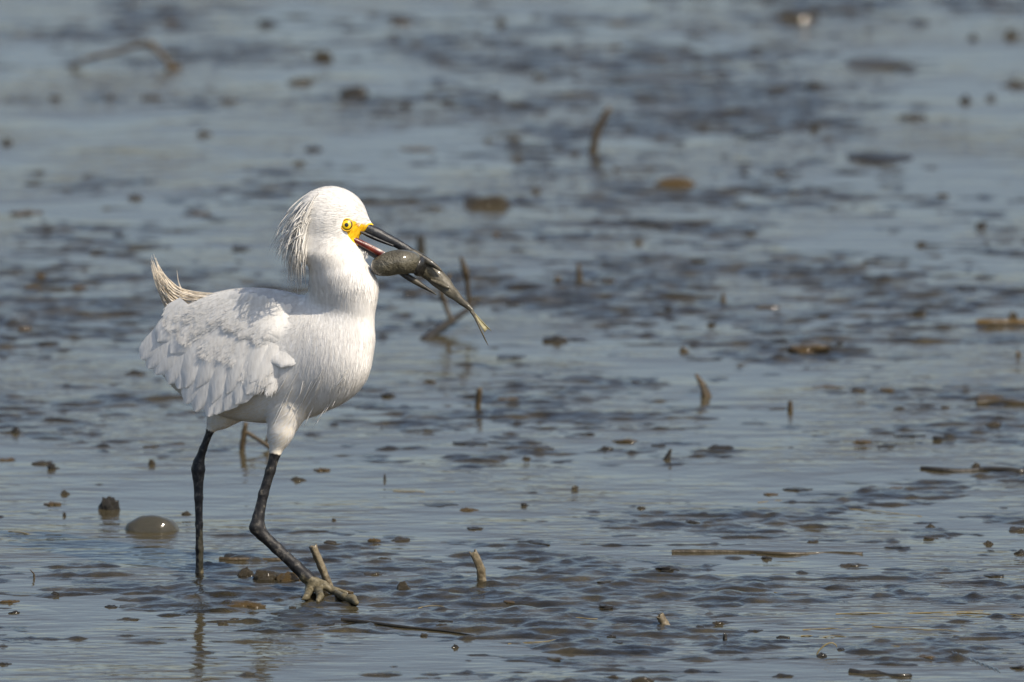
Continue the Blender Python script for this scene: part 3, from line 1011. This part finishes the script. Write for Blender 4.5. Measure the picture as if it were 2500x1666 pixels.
# ------------------------------------------------------------------ sticks, stubs
def stick_mesh(name, pts, radii, sides=10, n=14, jag=0.0, hollow=0.0, origin=None, rough=0.12, seed=0):
    """tapered bark-rough stick along world points, broken top, optionally hollow"""
    r = np.random.default_rng(seed)
    P = smooth_path(pts, n); R = np.interp(np.linspace(0, 1, n), np.linspace(0, 1, len(radii)), radii)
    T = np.gradient(P, axis=0); T /= np.linalg.norm(T, axis=1)[:, None]
    ref = np.array([0.3, 1, 0.1]); N = np.cross(T, ref); N /= np.linalg.norm(N, axis=1)[:, None]; Bn = np.cross(T, N)
    V = np.zeros((n, sides, 3))
    ang = 2 * np.pi * np.arange(sides) / sides
    prof = 1 + rough * r.normal(0, 1, sides)
    for i in range(n):
        rr_ = R[i] * (prof + rough * 0.6 * r.normal(0, 1, sides))
        V[i] = P[i] + rr_[:, None] * (np.cos(ang)[:, None] * N[i] + np.sin(ang)[:, None] * Bn[i])
    if jag:
        j = r.uniform(-1, 1, sides) * jag
        V[-1] += j[:, None] * T[-1]
    idx = np.arange(n * sides).reshape(n, sides)
    F = []
    for i in range(n - 1):
        for s in range(sides):
            s2 = (s + 1) % sides
            F.append((idx[i, s], idx[i, s2], idx[i + 1, s2], idx[i + 1, s]))
    VV = [V.reshape(-1, 3)]
    # close the broken end: inner lip going down into the stem, then a floor
    inner = P[-1] + (V[-1] - P[-1]) * (hollow if hollow else 0.5)
    deep = inner - T[-1] * R[-1] * (2.5 if hollow else 0.2)
    o0 = n * sides; VV += [inner, deep, (deep.mean(0))[None]]
    for s in range(sides):
        s2 = (s + 1) % sides
        F.append((idx[-1, s], idx[-1, s2], o0 + s2, o0 + s))
        F.append((o0 + s, o0 + s2, o0 + sides + s2, o0 + sides + s))
        F.append((o0 + sides + s, o0 + sides + s2, o0 + 2 * sides, o0 + 2 * sides))
    V = np.concatenate(VV)
    if origin is not None:
        V = V - origin
    me = bpy.data.meshes.new(name)
    me.from_pydata(V.tolist(), [], [tuple(dict.fromkeys(int(k) for k in f)) for f in F])
    for pl in me.polygons:
        pl.use_smooth = True
    return me


def up_stick(name, X0, Y0, X1, Y1, w0, w1, label, cat, mat, jag=4, hollow=0.0, lean=0.0, bendx=0.0, group=None, seed=1, tip_close=False):
    """stick standing in the flat: base seen at X0,Y0, top at X1,Y1; lean = depth shift of the top in metres"""
    b = G(X0, Y0); s = scale_at(b)
    h = (Y0 - Y1) * s / math.cos(TH)
    top = b + np.array([(X1 - X0) * s, lean, h + lean * math.tan(TH)])
    dirv = (top - b) / np.linalg.norm(top - b)
    low = b - dirv * 0.018
    mid = (b + top) / 2 + np.array([bendx * s, 0, 0])
    me = stick_mesh(name, [low, b, mid, top], [w0 * s * 0.55, w0 * s * 0.5, (w0 + w1) * s * 0.25, w1 * s * 0.5], jag=jag * s, hollow=hollow, origin=b, seed=seed, n=16)
    o = link(name, me, mat, None, b)
    return tag(o, label, cat, group)


up_stick("reed_stub", 1177, 1419, 1155, 1349, 22, 19, "pale hollow reed stub with ragged top standing alone in calm water", "reed stub", M["reed"], jag=7, hollow=0.7, bendx=5, seed=2)
up_stick("broken_stick", 806, 1432, 765, 1333, 19, 19, "slim straight brown stick leaning over the egret's front foot", "stick", M["reed"], jag=4, seed=3)
up_stick("split_stub", 1724, 968, 1700, 916, 26, 8, "dark split stub with one pointed splinter leaning away from its base", "stub", M["twig"], jag=5, bendx=4, seed=4)
up_stick("broken_stub", 1166, 994, 1170, 950, 17, 15, "short upright brown stub between the fallen twig and the pale reed stub", "stub", M["twig"], jag=6, seed=5)
up_stick("pointed_stub", 1628, 1122, 1638, 1097, 15, 5, "small dark pointed stub slanting out of rippled mud", "stub", M["clod_dark"], jag=3, seed=6)
up_stick("bent_stick", 1447, 372, 1487, 266, 22, 16, "tall thin brown stick leaning in the blurred far water", "stick", M["twig"], jag=4, bendx=-8, seed=7)
up_stick("reed_stub", 1624, 1527, 1610, 1503, 25, 22, "stubby hollow reed end with a dark open top, barely above water", "reed stub", M["reed"], jag=4, hollow=0.68, seed=8)
up_stick("peg_stub", 1929, 1002, 1929, 980, 15, 9, "tiny glistening brown peg beside the split stub", "stub", M["twig"], jag=3, seed=9)
up_stick("peg_stub", 1414, 690, 1412, 646, 20, 8, "blurred upright brown peg standing clear in the water past the fish's tail", "stub", M["twig"], jag=4, seed=10)
up_stick("peg_stub", 1029, 612, 1026, 576, 22, 16, "blurred dark stub seen just above the egret's bill", "stub", M["clod_dark"], jag=4, seed=11)
up_stick("peg_stub", 1766, 740, 1766, 718, 16, 8, "small glinting peg in the blurred water", "stub", M["twig"], jag=3, seed=12)
up_stick("peg_stub", 1770, 1564, 1770, 1548, 10, 7, "tiny dark upright peg beside the open hollow reed end", "stub", M["clod_dark"], jag=2, seed=13)
up_stick("thin_twig", 84, 1412, 74, 1392, 5, 2, "hair-thin bent twig sticking up from a muddy patch", "twig", M["twig"], jag=1, bendx=4, seed=14)
up_stick("peg_stub", 939, 1172, 939, 1158, 7, 4, "needle-thin dark peg in calm water below the egret's breast", "stub", M["clod_dark"], jag=1, seed=15)

# fallen twig with two upright shoots beyond the fish
b = G(1078, 820); s = scale_at(b)
tw = empty("fallen_twig", b)
tag(tw, "fallen dark twig with two thin upright shoots behind the fish's tail", "twig")
def off(dx, dz, dy=0.0):
    return np.array([dx * s, dy, dz * s])
me = stick_mesh("stem", [off(-46, -12, -0.02), off(-20, 4, 0), off(30, 30, 0.03), off(88, 60, 0.06)], [15 * s, 13 * s, 9 * s, 6 * s], n=18, seed=20, jag=4 * s)
link("stem", me, M["clod_dark"], tw)
me = stick_mesh("shoot", [off(25, 26, 0.02), off(8, 72, 0.03), off(2, 92, 0.03), off(22, 140, 0.04)], [5 * s, 6 * s, 8 * s, 3 * s], n=14, seed=21, jag=2 * s)
link("shoot", me, M["twig"], tw)
me = stick_mesh("shoot", [off(66, 50, 0.05), off(62, 110, 0.05), off(58, 138, 0.05), off(46, 176, 0.05)], [5 * s, 6 * s, 10 * s, 4 * s], n=14, seed=22, jag=2 * s)
link("shoot", me, M["twig"], tw)

# forked twig seen between the egret's legs
b = G(600, 1098); s = scale_at(b)
tw = empty("forked_twig", b)
tag(tw, "small forked brown twig standing in the water under the egret's belly", "twig")
link("stem", stick_mesh("stem", [off(-9, -12), off(-8, 10), off(-4, 40), off(0, 66)], [8 * s, 7 * s, 7 * s, 5 * s], n=12, seed=23, jag=3 * s), M["twig"], tw)
link("fork", stick_mesh("fork", [off(-4, 46), off(25, 28), off(58, 6), off(70, -10)], [5 * s, 5 * s, 6 * s, 7 * s], n=12, seed=24, jag=3 * s), M["twig"], tw)
link("fork", stick_mesh("fork", [off(46, 8), off(54, 30), off(60, 44)], [3 * s, 4 * s, 2 * s], n=10, seed=25, jag=2 * s), M["twig"], tw)

# bent reed far away
b = G(300, 165); s = scale_at(b)
o = link("bent_reed", stick_mesh("bent_reed", [off(-140, -12), off(-95, 18), off(0, 42), off(56, 60), off(72, 56), off(110, 14), off(138, -14)], [4 * s, 5 * s, 6 * s, 6 * s, 6 * s, 7 * s, 8 * s], n=28, seed=26), M["twig"], None, b)
tag(o, "long bent reed arching out of the far blurred water", "reed")


def lying(name, X0, Y0, X1, Y1, w0, w1, label, cat, mat, seed, sink=0.25, group=None, wob=0.003, n=16):
    a = G(X0, Y0); c = G(X1, Y1)
    s = scale_at((a + c) / 2)
    r = np.random.default_rng(seed)
    o_ = (a + c) / 2
    pts = [a + (c - a) * t + np.array([0, r.normal(0, wob), 0]) + np.array([0, 0, (w0 + (w1 - w0) * t) * s * (0.5 - sink) + (r.normal(0, min(wob * 0.2, 0.0006)) if 0 < t < 1 else 0)]) for t in np.linspace(0, 1, 6)]
    me = stick_mesh(name, pts, [w0 * s * 0.5, (w0 + w1) * s * 0.25, w1 * s * 0.5], origin=o_, n=n, seed=seed, jag=2 * s)
    return tag(link(name, me, mat, None, o_), label, cat, group)


lying("fallen_stick", 835, 1516, 1165, 1553, 13, 3, "long thin dark stick lying flat in front of the egret's foot", "stick", M["clod_dark"], 31, 0.3)
lying("sunken_branch", 1640, 1352, 2105, 1350, 13, 8, "long low brown branch half sunk in calm water", "branch", M["clod"], 32, 0.46, wob=0.007)
lying("sunken_branch", 2250, 1147, 2500, 1156, 12, 14, "dark waterlogged branch with a small clod resting behind it", "branch", M["clod_dark"], 33, 0.35, wob=0.01)
lying("sunken_branch", 2385, 793, 2560, 790, 18, 18, "thick straight ochre branch floating near a round dark clod", "branch", M["clod_ochre"], 34, 0.3)
lying("sunken_branch", 2385, 985, 2560, 990, 15, 18, "rough brown branch lying alongside a flat ochre clod", "branch", M["clod"], 35, 0.35)
lying("fallen_stick", 1518, 540, 1632, 556, 13, 11, "short blurred grey stick lying flat on the water", "stick", M["clod_dark"], 36, 0.3)
lying("fallen_stick", 2075, 1642, 2225, 1652, 14, 8, "dark knobbed stick lying flat at the edge of calm water", "stick", M["clod_dark"], 37, 0.35)
lying("fallen_stick", 536, 1368, 690, 1370, 9, 8, "reddish flat stick lying between the egret's legs", "stick", M["twig"], 38, 0.35)
# ribbed blade at the lower right
b = G(2380, 1614); s = scale_at(b)
bl = empty("ribbed_reed", b); tag(bl, "dark ribbed reed blade lying slantwise half under water", "reed")
me = stick_mesh("midrib", [off(-58, -1, 0.05), off(0, -1, 0), off(60, -3, -0.06)], [4 * s, 4 * s, 2 * s], n=14, seed=40)
link("midrib", me, M["mound"], bl)
for i in range(11):
    t = -0.9 + 1.8 * i / 10
    me = stick_mesh("rib", [off(58 * t - 6, -1, -0.055 * t + 0.012), off(58 * t, 1.2, -0.055 * t), off(58 * t + 6, -1, -0.055 * t - 0.02)], [2 * s, 2.5 * s, 1 * s], n=6, sides=6, seed=50 + i)
    link("rib", me, M["mound"], bl)
# curled stem on a clod
b = G(2006, 1598); s = scale_at(b)
me = stick_mesh("curled_stem", [off(-14, -6), off(-6, 10), off(10, 24), off(24, 29), off(34, 24), off(37, 17)], [2.2 * s, 2 * s, 2 * s, 1.6 * s, 1.4 * s, 0.8 * s], n=16, sides=7, seed=62)
tag(link("curled_stem", me, M["straw"], None, b), "curled pale green stem arching over a small clod", "stem")

landmarks = [(1177, 1419, "the pale hollow reed stub"), (1724, 968, "the dark split stub"), (1166, 994, "the short upright brown stub"), (1628, 1122, "the dark pointed stub"),
             (1447, 372, "the tall thin leaning stick"), (1624, 1527, "the stubby hollow reed end"), (1414, 690, "the blurred upright peg"), (1078, 820, "the fallen dark twig"),
             (600, 1098, "the forked twig"), (300, 165, "the long bent reed"), (1000, 1535, "the long thin dark stick"), (1870, 1352, "the long low brown branch"), (2380, 1150, "the dark waterlogged branch"),
             (2440, 793, "the thick ochre branch"), (2440, 985, "the rough brown branch"), (1575, 548, "the short grey stick"), (2150, 1647, "the dark knobbed stick"), (372, 1300, "the large smooth mound"),
             (1652, 456, "the flat oval ochre clod"), (1194, 506, "the two-lobed brown clod"), (1945, 50, "the big far brown clod"), (1600, 206, "the long ragged mud bar"), (2130, 166, "the tapering far mud bar"),
             (2145, 396, "the dark mud bar with a glint"), (1978, 862, "the tapered ochre clod"), (598, 1484, "the flat ochre clod by the leg"), (986, 1444, "the cone-shaped clod"), (862, 236, "the distant dark hump"),
             (2006, 1600, "the curled stem"), (2380, 1614, "the dark ribbed reed"), (84, 1412, "the hair-thin twig"), (1929, 1002, "the tiny glistening peg"), (1770, 1564, "the tiny dark peg"),
             (192, 708, "the ochre clod with a glint"), (1357, 836, "the blue-black clod"), (266, 1246, "the tall dark mud knob"), (820, 1430, "the egret's front foot")]

# floating straws: thin pale lines on calm water
straws = [(2130, 1530, 2340, 1541), (1960, 1538, 2080, 1534), (1955, 1552, 2066, 1556), (2075, 1578, 2275, 1576), (2040, 1500, 2400, 1493), (2335, 1496, 2500, 1506),
          (1020, 1485, 1150, 1478), (1380, 1512, 1540, 1508), (1240, 1572, 1400, 1562), (960, 1200, 1110, 1202), (1890, 1448, 1960, 1452), (2040, 1240, 2250, 1262),
          (20, 1300, 150, 1308), (1850, 1226, 1935, 1222)]
for i, a in enumerate(straws):
    near = min(landmarks, key=lambda q: math.hypot(q[0] - (a[0] + a[2]) / 2, (q[1] - a[1]) * 2.0))
    lying("floating_straw", *a, 2.0, 1.2, "hair-thin yellow straw floating flat in the water near " + near[2], "straw", M["straw"], 70 + i, 0.3, group="straws floating on the calm water", wob=0.003, n=14)


# ------------------------------------------------------------------ mud clods
def ico(sub):
    import bmesh
    bm = bmesh.new(); bmesh.ops.create_icosphere(bm, subdivisions=sub, radius=1)
    V = np.array([v.co[:] for v in bm.verts]); F = np.array([[v.index for v in f.verts] for f in bm.faces])
    bm.free()
    return V, F


IV3, IF3 = ico(3); IV4, IF4 = ico(4)


def lump_mesh(name, seed, sub=3, amp=0.32, fr=1.3, fine=0.10, flat=1.0):
    V0, F0 = (IV3, IF3) if sub == 3 else (IV4, IF4)
    V = V0.copy()
    sv = Vector((seed * 3.1, seed * 1.7, -seed * 2.3))
    for i in range(len(V)):
        p_ = Vector(V0[i])
        k = 1 + amp * mnoise.noise(p_ * fr + sv) + fine * mnoise.noise(p_ * 3.7 + sv) + fine * 0.6 * mnoise.noise(p_ * 8 + sv)
        V[i] = V0[i] * k
    return mesh_np(name, V, F0)


def clod(name, X, Y, w, h, mat, label, cat="mud clod", group=None, me=None, rot=0.0, seed=1, sub=4, dep=0.7, tall=False, **kw):
    """clod seen centred at X with its foot at row Y; w, h its seen width and height"""
    b = G(X, Y); s = scale_at(b)
    if me is None:
        me = lump_mesh(name, seed, sub, **kw)
    o = bpy.data.objects.new(name, me); col.objects.link(o)
    if len(me.materials) == 0:
        me.materials.append(mat)
    if me.materials[0] is not mat:
        o.material_slots[0].link = 'OBJECT'; o.material_slots[0].material = mat
    hz = 0.42 * max(h - 0.10 * w * dep, 0.45 * h) * s if not tall else 0.6 * h * s
    ry = w * 0.5 * dep * s
    o.scale = (w * 0.5 * s, ry, hz * 1.5)
    o.rotation_euler = (0, 0, rot)
    zg = max(0.0, float(mud_height(np.array([b[0]]), np.array([b[1] + ry * 0.8]))[0]))
    o.location = (b[0], b[1] + ry * 0.8, zg * 0.8 - hz * 0.35)
    return tag(o, label, cat, group)


big = [
    (372, 1300, 132, 50, "mound", "large smooth olive mud mound with a bright glint beside the trailing leg", dict(amp=0.18, fine=0.03, tall=True)),
    (266, 1246, 42, 42, "clod_dark", "dark tall knob of mud behind the large smooth mound", dict(amp=0.5, fine=0.2, tall=True)),
    (1652, 456, 104, 46, "clod_ochre", "flat oval ochre clod with a faint glint in blurred water", dict(amp=0.2, fine=0.05)),
    (1194, 506, 118, 52, "clod", "blurred two-lobed brown clod with a raised peak above the fish", dict(amp=0.6)),
    (1945, 50, 116, 46, "clod", "big rounded brown clod in the farthest blurred water", dict(amp=0.2)),
    (1600, 206, 290, 30, "clod", "long low ragged brown mud bar in the far water", dict(amp=0.5, fine=0.2)),
    (2130, 166, 200, 36, "clod", "far brown mud bar thick at one end and thin at the other", dict(amp=0.5)),
    (2145, 396, 180, 38, "clod_dark", "dark low mud bar carrying one bright glint", dict(amp=0.5)),
    (1978, 862, 104, 30, "clod_ochre", "flat ochre clod tapering to both ends in calm water", dict(amp=0.45, fine=0.2)),
    (598, 1484, 96, 26, "clod_ochre", "flat ochre clod lying before the egret's trailing leg", dict(amp=0.4, fine=0.2)),
    (838, 1452, 46, 18, "clod_ochre", "glossy ochre clod touching the egret's front toe", dict(amp=0.4, fine=0.2)),
    (986, 1444, 36, 26, "clod", "cone-shaped brown clod with a wet tip beyond the foot", dict(amp=0.35, tall=True)),
    (598, 1410, 44, 26, "clod", "rounded brown lump at the end of a row of muddy lumps", dict(tall=True, amp=0.4, fine=0.2)),
    (650, 1420, 72, 30, "clod", "long middle lump in the row of muddy lumps behind the foot", dict(tall=True, amp=0.4, fine=0.2)),
    (706, 1424, 66, 26, "clod_ochre", "ochre-edged lump lying right against the egret's shin", dict(tall=True, amp=0.4, fine=0.2)),
    (566, 1362, 42, 22, "clod_dark", "dark greenish clod on the end of the reddish stick", dict(amp=0.3)),
    (862, 236, 74, 46, "clod_dark", "blurred dark mud hump in the distance", dict(amp=0.4, fine=0.2)),
    (790, 146, 46, 44, "clod", "blurred upright brown lump beside the distant dark hump", dict(amp=0.5)),
    (2426, 1042, 42, 24, "clod", "squat square brown clod under the rough brown branch", dict(amp=0.3)),
    (1568, 1666, 52, 22, "clod", "rounded brown clod cut by calm water at the near edge", dict(amp=0.3)),
    (2411, 976, 66, 15, "clod_ochre", "flat ochre clod beside the rough brown branch", dict(amp=0.4, fine=0.2)),
    (192, 708, 40, 17, "clod_ochre", "small ochre clod with a glint trailing a thin dark line", dict(amp=0.3)),
    (425, 168, 42, 26, "clod_ochre", "ochre clod at the foot of the bent reed", dict(amp=0.3)),
    (2006, 1604, 26, 18, "clod_dark", "small dark glossy clod under the curled stem", dict(amp=0.3)),
    (1759, 1100, 60, 22, "clod_dark", "dark ragged clod in the muddy patch near the pointed stub", dict(amp=0.45, fine=0.2)),
    (1357, 836, 56, 30, "clod_dark", "blue-black clod with a steep side past the fish's tail", dict(amp=0.45, fine=0.2)),
]
for i, (X, Y, w, h, mt, lab, kw) in enumerate(big):
    clod("mud_mound" if w > 90 else "mud_clod", X, Y, w, h, M[mt], lab, "mud mound" if w > 90 else "mud clod", seed=11 + i, **kw)

small = """15 1126 40 12|103 1134 44 14|128 1146 26 22|371 1136 18 24|158 1208 20 18|126 1234 48 14|157 1260 9 18|455 1256 30 12|27 1472 42 12|134 1456 20 11
272 1484 30 10|318 1484 50 9|312 1515 46 10|34 1498 32 9|543 1524 26 14|572 1517 22 10|811 1334 40 17|815 1272 12 11|727 1174 36 16|784 1150 46 12
715 1491 22 14|795 1527 52 12|10 1624 36 11|1143 1088 76 14|1321 1099 62 15|1287 1123 22 13|1479 1100 36 15|1525 1081 62 13|1606 1091 36 11|1404 1195 18 17
1281 1236 19 11|1566 1243 22 11|1143 1248 42 13|1071 1236 82 9|1160 1294 42 13|977 1322 58 17|916 1325 26 13|937 1370 32 11|1064 1377 48 11|911 1405 44 13
1302 1330 64 11|1627 1396 52 15|1555 1393 52 7|1485 1430 42 11|1247 1480 36 9|1479 1488 42 13|1513 1532 44 11|1491 1557 24 11|1453 1571 30 10|1504 1576 40 11
1576 1586 34 9|1086 1523 32 10|1081 1535 30 9|1037 1554 19 9|1111 1582 15 13|1493 1657 42 11|1351 1614 44 9|2222 1068 64 11|2292 1075 32 15|2107 1083 48 15
2165 1092 52 11|2381 1140 20 17|1689 1279 38 15|2271 1289 28 15|1952 1200 58 13|1880 1210 32 9|2192 1196 38 9|2488 1297 44 17|2413 1329 20 13|2490 1353 32 15
1984 1326 28 11|2192 1340 54 9|2271 1317 32 9|1872 1366 30 13|2080 1384 64 13|2424 1408 54 11|1753 1526 32 15|1706 1538 30 11|1846 1543 38 9|1910 1560 30 13
2054 1588 22 9|2265 1611 50 13|1910 1654 44 13|2488 1634 44 12|2394 556 26 25|2250 600 22 16|1634 764 24 15|1738 795 24 15|1669 860 24 21|2049 845 22 17
1875 754 64 15|2472 775 30 22|2266 997 34 11|2306 998 20 9|2097 956 34 13|2168 956 38 9|2025 947 66 9|2243 768 44 13|2334 760 44 11|2369 710 54 13
2487 870 12 20|1833 572 28 13|1661 548 32 15|1615 561 44 11|1560 595 24 15|1210 576 24 15|1009 723 38 13|1521 792 84 12|1410 832 50 10|1250 875 70 10
1048 935 28 13|946 970 38 13|1239 979 54 12|1257 744 38 13|1364 694 24 15|1553 937 30 10|134 242 30 15|264 243 26 15|371 243 52 15|15 352 34 22
746 203 66 22|497 329 34 15|767 368 40 15|333 487 38 16|480 526 52 11|730 403 34 13|321 16 28 15|65 524 66 15|1225 60 24 22|1316 190 38 18
1209 235 26 17|1014 368 96 13|1255 347 42 19|1190 346 24 11|991 264 28 15|1504 417 22 11|1309 468 22 14|1990 215 38 18|2480 212 60 22|2357 249 28 22
2418 242 22 17|2231 289 56 18|1990 316 24 26|1850 335 120 15|1906 425 44 15|1933 475 52 13|1818 430 24 15|2375 96 28 22|2472 92 28 34|76 708 46 11
100 684 26 15|62 806 36 16|330 914 40 15|38 1059 20 20|366 1094 40 10|116 843 44 11|590 610 46 12|240 620 40 12|1700 640 44 12|1480 690 40 11
2130 640 44 12|2300 480 44 12|1100 250 40 15|560 250 44 14|1700 90 60 14|2250 60 50 15|420 60 40 14|650 60 50 14|1500 120 44 15|980 60 44 14"""
variants = [lump_mesh("mud_clod", 100 + q, 3, amp=0.75, fr=1.5, fine=0.3) for q in range(14)]
for v_ in variants:
    v_.materials.append(M["clod"])
rows_ = []
for k, ent in enumerate(small.replace("\n", "|").split("|")):
    X, Y, w, h = [float(t) for t in ent.split()]
    r = rng.random()
    mt, tone = (M["clod_dark"], "blackish") if r < 0.42 else ((M["clod"], "brown") if r < 0.82 else (M["clod_ochre"], "ochre"))
    shape = "long flat sliver" if w / h > 3.8 else ("low oval lump" if w / h > 2.2 else "stubby lump")
    size = "tiny" if w < 26 else ("small" if w < 44 else "broad")
    near = min(landmarks, key=lambda q: math.hypot(q[0] - X, (q[1] - Y) * 2.0))
    dist = math.hypot(near[0] - X, (near[1] - Y) * 2.0)
    where = ("close beside " if dist < 110 else "not far from ") + near[2] if dist < 230 else ("in blurred far water" if Y < 620 else "alone in shallow water")
    rows_.append((X, Y, w, h, mt, "%s %s mud %s %s" % (size, tone, shape, where)))
names_ = [q[5] for q in rows_]
for k, (X, Y, w, h, mt, lab) in enumerate(rows_):
    clod("mud_clod", X, Y, w, h, mt, lab, "mud clod", "small clods strewn over the flat", me=variants[k % 14], rot=rng.uniform(-0.5, 0.5) + (math.pi if k % 2 else 0), dep=rng.uniform(0.5, 0.8))
